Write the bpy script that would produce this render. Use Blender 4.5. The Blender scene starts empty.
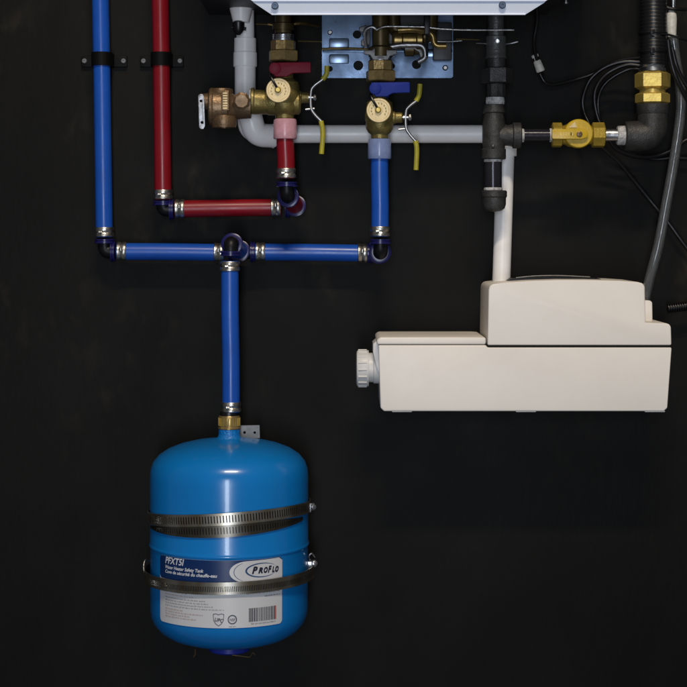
import bpy, bmesh, math, random
from mathutils import Vector, Matrix
random.seed(7)
C = bpy.context.scene.collection
SC = bpy.context.scene

# ------------------------------------------------------------------ camera, world, lights
D0 = 2.25          # camera distance from the wall
F = 1700.0         # focal length in photo pixels (687 px wide)
CX, HY = 343.5, 235.0
Z0 = 1.45          # camera height
cam_d = bpy.data.cameras.new('camera'); cam = bpy.data.objects.new('camera', cam_d); C.objects.link(cam)
cam.location = (0, -D0, Z0); cam.rotation_euler = (math.radians(90), 0, 0)
cam_d.sensor_width = 36; cam_d.lens = 36*F/687; cam_d.shift_y = -(343.5-HY)/687
cam_d.clip_end = 50; cam_d.clip_start = 0.05
SC.camera = cam
w = bpy.data.worlds.new('World'); SC.world = w; w.use_nodes = True
bg = w.node_tree.nodes['Background']
bg.inputs[0].default_value = (0.92, 0.95, 1.0, 1); bg.inputs[1].default_value = 0.075

def area(name, loc, target, sx, sy, power, col):
    l = bpy.data.lights.new(name, 'AREA'); l.shape = 'RECTANGLE'; l.size = sx; l.size_y = sy
    l.energy = power; l.color = col
    o = bpy.data.objects.new(name, l); C.objects.link(o); o.location = loc
    d = Vector(target)-Vector(loc); o.rotation_euler = d.to_track_quat('-Z', 'Y').to_euler()
    return o
area('ceiling_lamp', (0.12, -2.05, Z0+2.15), (0, 0, Z0-0.15), 0.85, 0.12, 54, (1.0, 0.87, 0.70))
area('front_lamp', (-0.10, -3.3, Z0-0.15), (0, 0, Z0), 0.30, 1.5, 36, (0.82, 0.89, 1.0))
SC.view_settings.view_transform = 'Standard'; SC.view_settings.look = 'None'
SC.view_settings.exposure = 0.0; SC.view_settings.gamma = 1.0

# ------------------------------------------------------------------ pixel <-> world
def S(o): return (D0-o)/F
def P(px, py, o): return Vector(((px-CX)*S(o), -o, Z0+(HY-py)*S(o)))

# ------------------------------------------------------------------ materials
M = {}
def mat(name, col, rough=0.5, metal=0.0, coat=0.0, bump=0.0, bscale=60, var=0.0, vscale=25, rvar=0.0,
        trans=0.0, ior=1.45, spec=0.5, stretch=(1, 1, 1), col2=None, coat_rough=0.08):
    m = bpy.data.materials.new(name); m.use_nodes = True; nt = m.node_tree; N = nt.nodes; L = nt.links
    b = N['Principled BSDF']
    b.inputs['Base Color'].default_value = (*col, 1); b.inputs['Roughness'].default_value = rough
    b.inputs['Metallic'].default_value = metal; b.inputs['Coat Weight'].default_value = coat
    b.inputs['Coat Roughness'].default_value = coat_rough
    b.inputs['Transmission Weight'].default_value = trans; b.inputs['IOR'].default_value = ior
    b.inputs['Specular IOR Level'].default_value = spec
    tc = N.new('ShaderNodeTexCoord'); mp = N.new('ShaderNodeMapping'); mp.inputs['Scale'].default_value = stretch
    L.new(tc.outputs['Object'], mp.inputs[0])
    if var or col2:
        n = N.new('ShaderNodeTexNoise'); n.inputs['Scale'].default_value = vscale; n.inputs['Detail'].default_value = 6
        n.inputs['Roughness'].default_value = 0.65
        L.new(mp.outputs[0], n.inputs['Vector'])
        r = N.new('ShaderNodeValToRGB'); r.color_ramp.elements[0].position = 0.32; r.color_ramp.elements[1].position = 0.7
        c2 = col2 or tuple(min(1, c*(1+var)) for c in col)
        c1 = col if col2 else tuple(c*(1-var) for c in col)
        r.color_ramp.elements[0].color = (*c1, 1); r.color_ramp.elements[1].color = (*c2, 1)
        L.new(n.outputs[0], r.inputs[0]); L.new(r.outputs[0], b.inputs['Base Color'])
    if rvar:
        n = N.new('ShaderNodeTexNoise'); n.inputs['Scale'].default_value = vscale*1.7; n.inputs['Detail'].default_value = 5
        L.new(mp.outputs[0], n.inputs['Vector'])
        mr = N.new('ShaderNodeMapRange'); mr.inputs['From Min'].default_value = 0.3; mr.inputs['From Max'].default_value = 0.7
        mr.inputs['To Min'].default_value = max(0.02, rough-rvar); mr.inputs['To Max'].default_value = min(1, rough+rvar)
        L.new(n.outputs[0], mr.inputs[0]); L.new(mr.outputs[0], b.inputs['Roughness'])
    if bump:
        n = N.new('ShaderNodeTexNoise'); n.inputs['Scale'].default_value = bscale; n.inputs['Detail'].default_value = 4
        L.new(mp.outputs[0], n.inputs['Vector'])
        bp = N.new('ShaderNodeBump'); bp.inputs['Strength'].default_value = bump; bp.inputs['Distance'].default_value = 0.002
        L.new(n.outputs[0], bp.inputs['Height']); L.new(bp.outputs[0], b.inputs['Normal'])
    M[name] = m; return m

mat('pex_blue', (0.009, 0.075, 0.40), 0.33, var=0.12, vscale=18, rvar=0.06, bump=0.05, bscale=40)
mat('pex_red', (0.20, 0.005, 0.011), 0.33, var=0.12, vscale=18, rvar=0.06, bump=0.05, bscale=40)
mat('collar_indigo', (0.011, 0.010, 0.085), 0.28, var=0.1)
mat('black_plastic', (0.005, 0.005, 0.006), 0.42, spec=0.28, var=0.2, bump=0.08, bscale=200)
mat('black_rubber', (0.005, 0.005, 0.006), 0.34, bump=0.05, bscale=200)
mat('crimp_steel', (0.50, 0.48, 0.44), 0.34, metal=1, var=0.25, vscale=120, bump=0.3, bscale=220)
mat('steel', (0.55, 0.56, 0.58), 0.28, metal=1, var=0.15, vscale=60, rvar=0.1, bump=0.12, bscale=180)
mat('dull_steel', (0.30, 0.30, 0.31), 0.42, metal=1, var=0.3, vscale=90, bump=0.2, bscale=200)
mat('zinc_plate', (0.075, 0.107, 0.165), 0.32, metal=0.9, var=0.35, vscale=22, rvar=0.1, bump=0.08, bscale=90)
mat('brass', (0.46, 0.32, 0.13), 0.30, metal=0.72, var=0.25, vscale=70, rvar=0.1, bump=0.18, bscale=260)
mat('bright_brass', (0.50, 0.36, 0.09), 0.38, metal=0.6, var=0.15, vscale=70, bump=0.15, bscale=220)
mat('cast_brass', (0.20, 0.155, 0.050), 0.42, metal=0.6, var=0.3, vscale=90, rvar=0.08, bump=0.25, bscale=520)
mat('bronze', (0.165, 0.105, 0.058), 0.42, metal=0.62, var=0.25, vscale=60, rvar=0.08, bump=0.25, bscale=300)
mat('dial_brass', (0.62, 0.48, 0.25), 0.42, metal=0.25, var=0.12, vscale=120, bump=0.2, bscale=300)
mat('handle_red', (0.20, 0.006, 0.022), 0.5, spec=0.2, var=0.15, bump=0.08, bscale=200)
mat('handle_blue', (0.008, 0.022, 0.21), 0.5, spec=0.2, var=0.15, bump=0.08, bscale=200)
mat('yellow_vinyl', (0.36, 0.32, 0.02), 0.35, var=0.2, vscale=60, bump=0.1, bscale=150)
mat('yellow_paint', (0.50, 0.33, 0.012), 0.34, var=0.12, vscale=60, bump=0.12, bscale=300, rvar=0.05)
mat('yellow_brass', (0.42, 0.29, 0.040), 0.33, metal=0.5, var=0.2, vscale=90, bump=0.2, bscale=300)
mat('pvc_white', (0.84, 0.82, 0.81), 0.36, var=0.06, vscale=30, rvar=0.05, bump=0.03)
mat('pvc_warm', (0.84, 0.81, 0.77), 0.36, var=0.06, vscale=30, rvar=0.05, bump=0.03)
mat('sleeve_pink', (0.68, 0.36, 0.42), 0.25, trans=0.25, var=0.12, vscale=120)
mat('sleeve_clear', (0.24, 0.31, 0.56), 0.22, trans=0.25, var=0.12, vscale=120)
mat('pump_plastic', (0.79, 0.738, 0.68), 0.42, var=0.035, vscale=7, rvar=0.06, bump=0.03, bscale=500)
mat('pump_grey', (0.62, 0.61, 0.60), 0.40, var=0.05)
mat('heater_white', (0.70, 0.76, 0.90), 0.33, var=0.02, bump=0.02)
mat('heater_dark', (0.018, 0.018, 0.022), 0.45, var=0.4, vscale=12, bump=0.1)
mat('iron', (0.036, 0.035, 0.034), 0.46, metal=0.25, var=0.35, vscale=90, bump=0.35, bscale=600, rvar=0.1)
mat('iron_smooth', (0.028, 0.027, 0.034), 0.22, metal=0.45, var=0.2, vscale=40, bump=0.1, bscale=120)
mat('iron_grey', (0.10, 0.10, 0.10), 0.42, metal=0.5, var=0.3, vscale=90, bump=0.4, bscale=260)
mat('sealant', (0.62, 0.61, 0.60), 0.55, col2=(0.18, 0.18, 0.18), vscale=160, bump=0.8, bscale=260)
mat('tank_blue', (0.004, 0.168, 0.50), 0.24, coat=0.22, var=0.05, vscale=14, bump=0.07, bscale=38, coat_rough=0.05)
mat('cap_blue', (0.008, 0.020, 0.24), 0.4, var=0.1)
mat('label_white', (0.55, 0.55, 0.57), 0.36, var=0.03)
mat('label_navy', (0.004, 0.024, 0.105), 0.33)
mat('print_white', (0.62, 0.64, 0.68), 0.4)
mat('print_black', (0.012, 0.014, 0.03), 0.4)
mat('print_blue', (0.02, 0.06, 0.16), 0.4)
mat('print_grey', (0.16, 0.15, 0.15), 0.5)
mat('print_brown', (0.36, 0.22, 0.16), 0.5)
mat('print_red', (0.42, 0.05, 0.03), 0.5)
mat('screw_blued', (0.07, 0.10, 0.15), 0.4, metal=0.5)
mat('clamp_black', (0.0035, 0.0035, 0.0035), 0.55, spec=0.12, bump=0.05)
mat('zinc_lit', (0.20, 0.27, 0.38), 0.30, metal=0.9, var=0.2, vscale=60)  # plate zinc lightened: the light caught by the embossing is in the colour
mat('dark_hole', (0.004, 0.004, 0.004), 0.8)
mat('sheath', (0.0065, 0.0065, 0.007), 0.36, bump=0.15, bscale=150)
mat('wire_white', (0.55, 0.53, 0.48), 0.4, var=0.2, vscale=200)
mat('vinyl_clear', (0.90, 0.93, 0.95), 0.06, trans=0.965, ior=1.38, spec=0.5)
mat('tab_steel', (0.16, 0.16, 0.16), 0.5, metal=0.5, var=0.2, vscale=120, bump=0.2)
mat('tank_cast', (0.004, 0.155, 0.47), 0.30, coat=0.15, var=0.1, vscale=90, bump=0.9, bscale=330)
mat('wire_steel', (0.42, 0.42, 0.42), 0.34, metal=0.9)
mat('warm_brass', (0.20, 0.14, 0.05), 0.32, metal=0.8, var=0.4, vscale=70, bump=0.3)
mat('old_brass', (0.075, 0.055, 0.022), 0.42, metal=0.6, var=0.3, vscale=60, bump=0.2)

def wall_mat():
    m = bpy.data.materials.new('wall_black_paint'); m.use_nodes = True; nt = m.node_tree; N = nt.nodes; L = nt.links
    b = N['Principled BSDF']; b.inputs['Specular IOR Level'].default_value = 0.12
    tc = N.new('ShaderNodeTexCoord')
    def noise(scale, det, st=(1, 1, 1), dist=0):
        mp = N.new('ShaderNodeMapping'); mp.inputs['Scale'].default_value = st; L.new(tc.outputs['Object'], mp.inputs[0])
        n = N.new('ShaderNodeTexNoise'); n.inputs['Scale'].default_value = scale; n.inputs['Detail'].default_value = det
        n.inputs['Distortion'].default_value = dist; L.new(mp.outputs[0], n.inputs['Vector']); return n.outputs[0]
    def ramp(f, p0, p1, c0, c1):
        r = N.new('ShaderNodeValToRGB'); e = r.color_ramp.elements
        e[0].position = p0; e[1].position = p1; e[0].color = (*c0, 1); e[1].color = (*c1, 1); L.new(f, r.inputs[0]); return r.outputs[0]
    base = ramp(noise(4.5, 8, (1, 1, 0.45), .6), 0.34, 0.70, (0.0020, 0.0018, 0.0015), (0.0056, 0.0051, 0.0042))
    # dusty scuffs: thin streaky marks, only in a few worn areas
    a = ramp(noise(34, 10, (1, 1, 0.6), 0.15), 0.52, 0.78, (0, 0, 0), (1, 1, 1))
    g = ramp(noise(5.0, 2), 0.50, 0.64, (0, 0, 0), (1, 1, 1))
    mu = N.new('ShaderNodeMath'); mu.operation = 'MULTIPLY'; L.new(a, mu.inputs[0]); L.new(g, mu.inputs[1])
    mx = N.new('ShaderNodeMixRGB'); sz = N.new('ShaderNodeSeparateXYZ'); L.new(tc.outputs['Object'], sz.inputs[0])
    hz = N.new('ShaderNodeMapRange'); L.new(sz.outputs[2], hz.inputs[0]); hz.inputs[1].default_value = Z0-.34; hz.inputs[2].default_value = Z0-.06
    hz.inputs[3].default_value = 0.12; hz.inputs[4].default_value = 1.0
    m2 = N.new('ShaderNodeMath'); m2.operation = 'MULTIPLY'; L.new(mu.outputs[0], m2.inputs[0]); L.new(hz.outputs[0], m2.inputs[1])
    L.new(m2.outputs[0], mx.inputs[0]); L.new(base, mx.inputs[1])
    mx.inputs[2].default_value = (0.026, 0.021, 0.014, 1); L.new(mx.outputs[0], b.inputs['Base Color'])
    ro = N.new('ShaderNodeMapRange'); L.new(noise(9, 5), ro.inputs[0]); ro.inputs[3].default_value = 0.50; ro.inputs[4].default_value = 0.66
    L.new(ro.outputs[0], b.inputs['Roughness'])
    bp = N.new('ShaderNodeBump'); bp.inputs['Strength'].default_value = 0.25; bp.inputs['Distance'].default_value = 0.001
    L.new(noise(120, 6, (1, 1, 0.35)), bp.inputs['Height']); L.new(bp.outputs[0], b.inputs['Normal'])
    M['wall'] = m
wall_mat()

def band_mat(name, period, duty, zlo, zhi, rng=None, tone=1.0):
    """steel strap with slots cut across it: slots by angle round the strap (object space, origin on the tank axis)"""
    m = bpy.data.materials.new(name); m.use_nodes = True; nt = m.node_tree; N = nt.nodes; L = nt.links
    b = N['Principled BSDF']; b.inputs['Metallic'].default_value = 0.95; b.inputs['Roughness'].default_value = 0.30
    uv = N.new('ShaderNodeUVMap'); sp = N.new('ShaderNodeSeparateXYZ'); L.new(uv.outputs[0], sp.inputs[0])
    def mth(op, a, b_=None, c=None):
        n = N.new('ShaderNodeMath'); n.operation = op
        for i, v in enumerate((a, b_, c)):
            if v is None: continue
            if isinstance(v, (int, float)): n.inputs[i].default_value = v
            else: L.new(v, n.inputs[i])
        return n.outputs[0]
    u = mth('ADD', sp.outputs[0], mth('MULTIPLY', sp.outputs[1], 0.0012))
    fr = mth('FRACT', mth('DIVIDE', u, period))
    slot = mth('LESS_THAN', fr, duty)
    v = sp.outputs[1]
    inz = mth('MULTIPLY', mth('GREATER_THAN', v, zlo), mth('LESS_THAN', v, zhi))
    f = mth('MULTIPLY', slot, inz)
    if rng:
        f = mth('MULTIPLY', f, mth('MULTIPLY', mth('GREATER_THAN', sp.outputs[0], rng[0]), mth('LESS_THAN', sp.outputs[0], rng[1])))
    n = N.new('ShaderNodeTexNoise'); n.inputs['Scale'].default_value = 40; tc = N.new('ShaderNodeTexCoord'); L.new(tc.outputs['Object'], n.inputs['Vector'])
    r = N.new('ShaderNodeValToRGB'); e = r.color_ramp.elements; e[0].position = .35; e[1].position = .65
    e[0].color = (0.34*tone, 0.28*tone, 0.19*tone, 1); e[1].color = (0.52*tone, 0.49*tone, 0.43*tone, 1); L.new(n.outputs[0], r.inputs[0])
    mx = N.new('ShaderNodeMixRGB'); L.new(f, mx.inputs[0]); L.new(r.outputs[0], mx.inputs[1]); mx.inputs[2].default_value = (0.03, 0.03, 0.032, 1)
    L.new(mx.outputs[0], b.inputs['Base Color'])
    bp = N.new('ShaderNodeBump'); bp.invert = True; bp.inputs['Strength'].default_value = 0.7; bp.inputs['Distance'].default_value = 0.0006
    L.new(f, bp.inputs['Height']); L.new(bp.outputs[0], b.inputs['Normal'])
    M[name] = m
band_mat('band_slotted', 0.0036, 0.36, 0.2, 0.8)
band_mat('band_mirrored', 0.0036, 0.30, 0.25, 0.75, None, 0.38)  # darker strap colour, for the strap's reflection in the glossy tank
band_mat('band_fine', 0.0022, 0.40, 0.22, 0.66, None, 0.8)

# ------------------------------------------------------------------ mesh helpers (all in world coordinates)
def NB(): return bmesh.new()
def frame(axis):
    a = Vector(axis).normalized(); up = Vector((0, 0, 1)) if abs(a.z) < 0.9 else Vector((1, 0, 0))
    u = a.cross(up).normalized(); v = a.cross(u).normalized(); return a, u, v
def lathe(bm, p0, axis, prof, seg=40, rot=0.0, cap=True):
    """prof: [(distance along the axis, radius)]"""
    a, u, v = frame(axis); p0 = Vector(p0); rings = []
    for t, r in prof:
        if r < 1e-6: rings.append([bm.verts.new(p0+a*t)])
        else: rings.append([bm.verts.new(p0+a*t+u*(r*math.cos(rot+2*math.pi*k/seg))+v*(r*math.sin(rot+2*math.pi*k/seg))) for k in range(seg)])
    for A, B in zip(rings, rings[1:]):
        if len(A) == 1 and len(B) == 1: continue
        for k in range(seg):
            k2 = (k+1) % seg
            if len(A) == 1: bm.faces.new((A[0], B[k], B[k2]))
            elif len(B) == 1: bm.faces.new((A[k], B[0], A[k2]))
            else: bm.faces.new((A[k], B[k], B[k2], A[k2]))
    if cap:
        for R in (rings[0], rings[-1]):
            if len(R) > 1: bm.faces.new(R)
def cyl(bm, p0, p1, r, bev=0.0, seg=40, r2=None):
    p0 = Vector(p0); p1 = Vector(p1); h = (p1-p0).length; r2 = r if r2 is None else r2
    if bev: prof = [(0, r-bev), (bev*.3, r-bev*.3), (bev, r), (h-bev, r2), (h-bev*.3, r2-bev*.3), (h, r2-bev)]
    else: prof = [(0, r), (h, r2)]
    lathe(bm, p0, p1-p0, prof, seg)
def hexnut(bm, p0, p1, r, n=6, rot=0.0, bev=0.0012):
    p0 = Vector(p0); p1 = Vector(p1); h = (p1-p0).length
    lathe(bm, p0, p1-p0, [(0, r-bev*1.6), (bev, r), (h-bev, r), (h, r-bev*1.6)], n, rot)
def fillet(pts, r, n=8):
    pts = [Vector(p) for p in pts]; out = [pts[0]]
    for a, b, c in zip(pts, pts[1:], pts[2:]):
        d1 = (a-b); d2 = (c-b); rr = min(r, d1.length*.49, d2.length*.49)
        s = b+d1.normalized()*rr; e = b+d2.normalized()*rr
        for k in range(n+1):
            t = k/n; out.append(s*(1-t)**2+b*2*t*(1-t)+e*t*t)
    out.append(pts[-1]); return out
def spline(pts, n=10):
    pts = [Vector(p) for p in pts]; q = [2*pts[0]-pts[1]]+pts+[2*pts[-1]-pts[-2]]; out = []
    for i in range(1, len(q)-2):
        p0, p1, p2, p3 = q[i-1:i+3]
        for k in range(n):
            t = k/n
            out.append(0.5*((2*p1)+(-p0+p2)*t+(2*p0-5*p1+4*p2-p3)*t*t+(-p0+3*p1-3*p2+p3)*t**3))
    out.append(pts[-1]); return out
def tube(bm, path, r, seg=20, cap=True):
    path = [Vector(p) for p in path]; n = len(path); rr = r if callable(r) else (lambda t: r)
    T = []
    for i in range(n):
        d = path[min(i+1, n-1)]-path[max(i-1, 0)]; T.append(d.normalized())
    _, u, v = frame(T[0]); rings = []
    for i in range(n):
        if i:
            q = T[i-1].rotation_difference(T[i]); u = q @ u
        u = (u-T[i]*u.dot(T[i])).normalized(); v = T[i].cross(u)
        ra = rr(i/(n-1)); rings.append([bm.verts.new(path[i]+u*(ra*math.cos(2*math.pi*k/seg))+v*(ra*math.sin(2*math.pi*k/seg))) for k in range(seg)])
    for A, B in zip(rings, rings[1:]):
        for k in range(seg):
            k2 = (k+1) % seg; bm.faces.new((A[k], A[k2], B[k2], B[k]))
    if cap: bm.faces.new(rings[0]); bm.faces.new(rings[-1])
def torus(bm, c, axis, R, r, seg=40, sub=10, sq=1.0):
    a, u, v = frame(axis); c = Vector(c); rings = []
    for k in range(seg):
        t = 2*math.pi*k/seg; d = u*math.cos(t)+v*math.sin(t)
        rings.append([bm.verts.new(c+d*(R+r*math.cos(2*math.pi*j/sub))+a*(r*sq*math.sin(2*math.pi*j/sub))) for j in range(sub)])
    for k in range(seg):
        A = rings[k]; B = rings[(k+1) % seg]
        for j in range(sub): bm.faces.new((A[j], A[(j+1) % sub], B[(j+1) % sub], B[j]))
def box(bm, lo, hi, bev=0.0, segs=2):
    b2 = bmesh.new(); lo = Vector(lo); hi = Vector(hi); bmesh.ops.create_cube(b2, size=1.0)
    for v in b2.verts: v.co = Vector(((lo[i]+hi[i])/2+v.co[i]*(hi[i]-lo[i]) for i in range(3)))
    if bev: bmesh.ops.bevel(b2, geom=b2.edges[:], offset=bev, segments=segs, profile=0.6, affect='EDGES')
    merge(bm, b2)
def merge(bm, b2):
    me = bpy.data.meshes.new('t'); b2.to_mesh(me); b2.free(); bm.from_mesh(me); bpy.data.meshes.remove(me)
def pbox(bm, x0, y0, x1, y1, of, ob, bev=0.0):
    """box whose FRONT face fills these photo pixels at distance `of` from the wall, back at `ob`"""
    a = P(x0, y1, of); b = P(x1, y0, of); box(bm, (a.x, -of, a.z), (b.x, -ob, b.z), bev)
def prism(bm, pts, of, ob, bev=0.0, holes=(), segs=3, back_scale=None):
    """outline in photo pixels measured at distance of; extruded straight back to ob. holes: (px, py, r px)"""
    b2 = bmesh.new(); loops = []
    def ring(vs):
        for a, b in zip(vs, vs[1:]+vs[:1]): b2.edges.new((a, b))
    o_ = [b2.verts.new(P(x, y, of)) for x, y in pts]; ring(o_)
    if holes:
        for hx, hy, hr in holes:
            ring([b2.verts.new(P(hx+hr*math.cos(2*math.pi*k/20), hy+hr*math.sin(2*math.pi*k/20), of)) for k in range(20)])
        bmesh.ops.triangle_fill(b2, edges=b2.edges[:], use_beauty=True)
    else: b2.faces.new(o_)
    fs = b2.faces[:]
    bmesh.ops.recalc_face_normals(b2, faces=fs)
    r = bmesh.ops.extrude_face_region(b2, geom=fs)
    for v in [g for g in r['geom'] if isinstance(g, bmesh.types.BMVert)]: v.co.y = -ob
    bmesh.ops.recalc_face_normals(b2, faces=b2.faces[:])
    if bev:
        es = [e for e in b2.edges if len(e.link_faces) == 2 and e.calc_face_angle(0) > 0.3]
        bmesh.ops.bevel(b2, geom=es, offset=bev, segments=segs, profile=0.55, affect='EDGES', clamp_overlap=True)
    merge(bm, b2)
def sphere(bm, c, r, sc=(1, 1, 1)):
    b2 = bmesh.new(); bmesh.ops.create_uvsphere(b2, u_segments=28, v_segments=18, radius=r)
    for v in b2.verts: v.co = Vector((v.co.x*sc[0], v.co.y*sc[1], v.co.z*sc[2]))+Vector(c)
    merge(bm, b2)

def rootloc(o):
    p = Vector((0, 0, 0))
    while o is not None: p += o.location; o = o.parent
    return p
def obj(name, bm, m, parent=None, label=None, angle=32, loc=None, recalc=True):
    if recalc: bmesh.ops.recalc_face_normals(bm, faces=bm.faces[:])
    if parent is None and loc is None:
        vs = [v.co for v in bm.verts]; loc = Vector(((min(v.x for v in vs)+max(v.x for v in vs))/2, max(v.y for v in vs), min(v.z for v in vs)))
    off = rootloc(parent) if parent is not None else loc
    for v in bm.verts: v.co -= off
    me = bpy.data.meshes.new(name); bm.to_mesh(me); bm.free()
    for p in me.polygons: p.use_smooth = True
    me.set_sharp_from_angle(angle=math.radians(angle))
    me.materials.append(M[m]); o = bpy.data.objects.new(name, me); C.objects.link(o)
    if parent is not None: o.parent = parent
    else: o.location = loc
    if label: o['label'] = label
    return o
def thing(name, label, cat, loc, group=None):
    o = bpy.data.objects.new(name, None); C.objects.link(o); o.location = loc; o.empty_display_size = 0.03
    o['label'] = label; o['category'] = cat
    if group: o['group'] = group
    return o
def tag(o, label, cat, group=None):
    o['label'] = label; o['category'] = cat
    if group: o['group'] = group
    return o
def screw(bm, px, py, o, r, proud=0.002, axis=(0, -1, 0)):
    lathe(bm, P(px, py, o), axis, [(0, r), (proud*.6, r), (proud, r*.75), (proud, r*.42), (proud*.4, r*.36), (proud*.4, 0)], 20)

# ------------------------------------------------------------------ the wall
bm = NB()
vs = [bm.verts.new(v) for v in ((-2.2, 0, Z0-1.4), (2.2, 0, Z0-1.4), (2.2, 0, Z0+1.4), (-2.2, 0, Z0+1.4))]
bm.faces.new(vs)
wl = obj('wall', bm, 'wall', loc=Vector((0, 0, 0)), recalc=False); wl['kind'] = 'structure'

# ------------------------------------------------------------------ plastic pipes
RP = 0.0111
def crimp(p, d, parent):
    """silver clamp ring round a pipe end: starts at p, runs along d"""
    d = Vector(d).normalized(); b = NB(); r = RP
    lathe(b, p, d, [(0, r-.001), (0, r+.0010), (.0008, r+.0016), (.0042, r+.0014), (.0056, r+.0004), (.0070, r+.0014), (.0110, r+.0016), (.0122, r+.0008), (.0122, r-.001)], 36)
    a, u, v = frame(d)
    s = Vector((0, -1, 0)); t = d.cross(s).normalized()
    c = Vector(p)+s*(r+.0012)+d*.006-t*.003
    tube(b, [c-t*.0020, c+t*.0020], .0022, 10)
    obj('crimp_ring', b, 'crimp_steel', parent, angle=40)
def pipe(kind, label, p0, p1, ends=(0, 0), group=None, sleeve=None, r=RP):
    p0 = Vector(p0); p1 = Vector(p1); d = (p1-p0).normalized()
    base = p0 if p0.z < p1.z else p1
    t = thing(kind+'_pipe', label, 'pipe', base, group)
    b = NB(); e0 = p0; e1 = p1
    tube(b, [e0, e0.lerp(e1, .33)+Vector((0.0004, 0, 0.0003)), e0.lerp(e1, .66)+Vector((-0.0003, 0, 0.0003)), e1], r, 40)
    obj('tube', b, 'pex_'+kind, t)
    if ends[0]: crimp(p0+d*0.0005, d, t)
    if ends[1]: crimp(p1-d*.0127, d, t)
    return t
def port(c, d, l, parent, flange=True):
    """indigo collar with a raised lip, square to a fitting's port"""
    c = Vector(c); d = Vector(d).normalized()
    b = NB(); lathe(b, c+d*(l-.0062), d, [(0, .0088), (0, .0128), (.0006, .0140), (.0020, .0140), (.0025, .0124), (.0042, .0124), (.0046, .0134), (.0058, .0134), (.0062, .0118), (.0062, .0088)], 40)
    obj('collar', b, 'collar_indigo', parent)
def elbow(label, c, d1, l1, d2, l2, group):
    c = Vector(c); d1 = Vector(d1).normalized(); d2 = Vector(d2).normalized()
    t = thing('pipe_elbow', label, 'pipe fitting', c, group)
    b = NB(); tube(b, fillet([c+d1*l1, c, c+d2*l2], .010, 8), .0092, 28)
    obj('body', b, 'black_plastic', t)
    port(c, d1, l1, t); port(c, d2, l2, t)
    return t
GB = 'blue plastic water pipes'; GR = 'red plastic water pipes'; GE = 'black elbow fittings joining the water pipes'
XR, XL, UP, DN, OUT = Vector((1, 0, 0)), Vector((-1, 0, 0)), Vector((0, 0, 1)), Vector((0, 0, -1)), Vector((0, -1, 0))
oW, oV = 0.030, 0.105
# blue run along the wall
pipe('blue', 'long vertical blue pipe at the far left, held by a black clamp', P(104.3, 237, oW), P(99.8, -30, oW)+(P(99.8, -30, oW)-P(104.3, 237, oW))*.8, (1, 0), GB)
pipe('blue', 'short horizontal blue pipe from the left elbow to the tee above the tank', P(117, 251.5, oW), P(224, 252.5, oW), (1, 1), GB)
pipe('blue', 'horizontal blue pipe between the tee above the tank and the elbow below the blue-handled valve', P(255.5, 252, oW), P(367.5, 253.2, oW), (1, 1), GB)
elbow('black elbow with dark blue collars at the bottom of the long left blue pipe', P(104.8, 251.5, oW), UP, .0165, XR, .0140, GE)
# red run
pipe('red', 'long vertical red pipe held by a black clamp beside the left blue pipe', P(163, 199.5, oW), P(159.6, -30, oW)+(P(159.6, -30, oW)-P(163, 199.5, oW))*.9, (1, 0), GR)
pipe('red', 'short horizontal red pipe below the brass relief valve', P(175, 209, oW), P(281, 207.5, oW), (1, 1), GR)
elbow('black elbow at the bottom of the long vertical red pipe', P(163.3, 209.5, oW), UP, .0115, XR, .0140, GE)
# drops from the valves
pipe('red', 'short vertical red pipe hanging under the red-handled valve', P(286, 178.5, oV), P(285, 124, oV), (1, 0), GR)
pipe('blue', 'vertical blue pipe hanging under the blue-handled valve', P(379.8, 236.5, oV), P(379.6, 141, oV), (1, 0), GB)
pipe('blue', 'vertical blue pipe rising from the blue expansion tank', P(231, 412, .11), P(229.8, 261, .11), (1, 1), GB)
def double_elbow(lab_front, lab_back, cf, cb, side, lab_stub, kind):
    """front elbow under a drop, a short stub back to the wall, a second elbow turning sideways"""
    cf = Vector(cf); cb = Vector(cb); d = (cb-cf).normalized()
    elbow(lab_front, cf, UP if side != 'tee' else DN, .0165, d, .0150, GE)
    t = thing(kind+'_pipe', lab_stub, 'pipe', cb-d*.017, GR if kind == 'red' else GB)
    b = NB(); cyl(b, cf+d*.0152, cb-d*.0152, RP, seg=36); obj('tube', b, 'pex_'+kind, t)
    if side == 'tee':
        t = thing('pipe_tee', lab_back, 'pipe fitting', cb)
        b = NB(); tube(b, [cb-XR*.0150, cb+XR*.0195], .0092, 28); tube(b, [cb, cb-d*.014], .0092, 28); obj('body', b, 'black_plastic', t)
        port(cb, -d, .0150, t); port(cb, XL, .0155, t); port(cb, XR, .0190, t)
    else: elbow(lab_back, cb, -d, .0150, XL, .0150, GE)
double_elbow('black elbow with round blue collars under the red-handled valve pipe', 'black elbow behind, joining the short horizontal red pipe at its right end',
             P(286.8, 195.0, oV), P(296.5, 207.5, oW), 'el', 'tiny red pipe stub seen end-on behind the blue collars', 'red')
double_elbow('black elbow with round blue collars at the foot of the right-hand blue drop', 'black elbow against the wall at the right end of the long horizontal blue pipe',
             P(380.4, 252.2, oV), P(379, 253.2, oW), 'el', 'tiny blue pipe stub behind the collared elbow at the foot of the right-hand blue drop', 'blue')
double_elbow('black elbow with round blue collars on top of the pipe rising from the tank', 'black tee with dark blue collars joining the two horizontal blue pipes',
             P(230.8, 242.8, .11), P(240.5, 252, oW), 'tee', 'tiny blue pipe stub between the tee and the elbow above the tank', 'blue')

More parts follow.
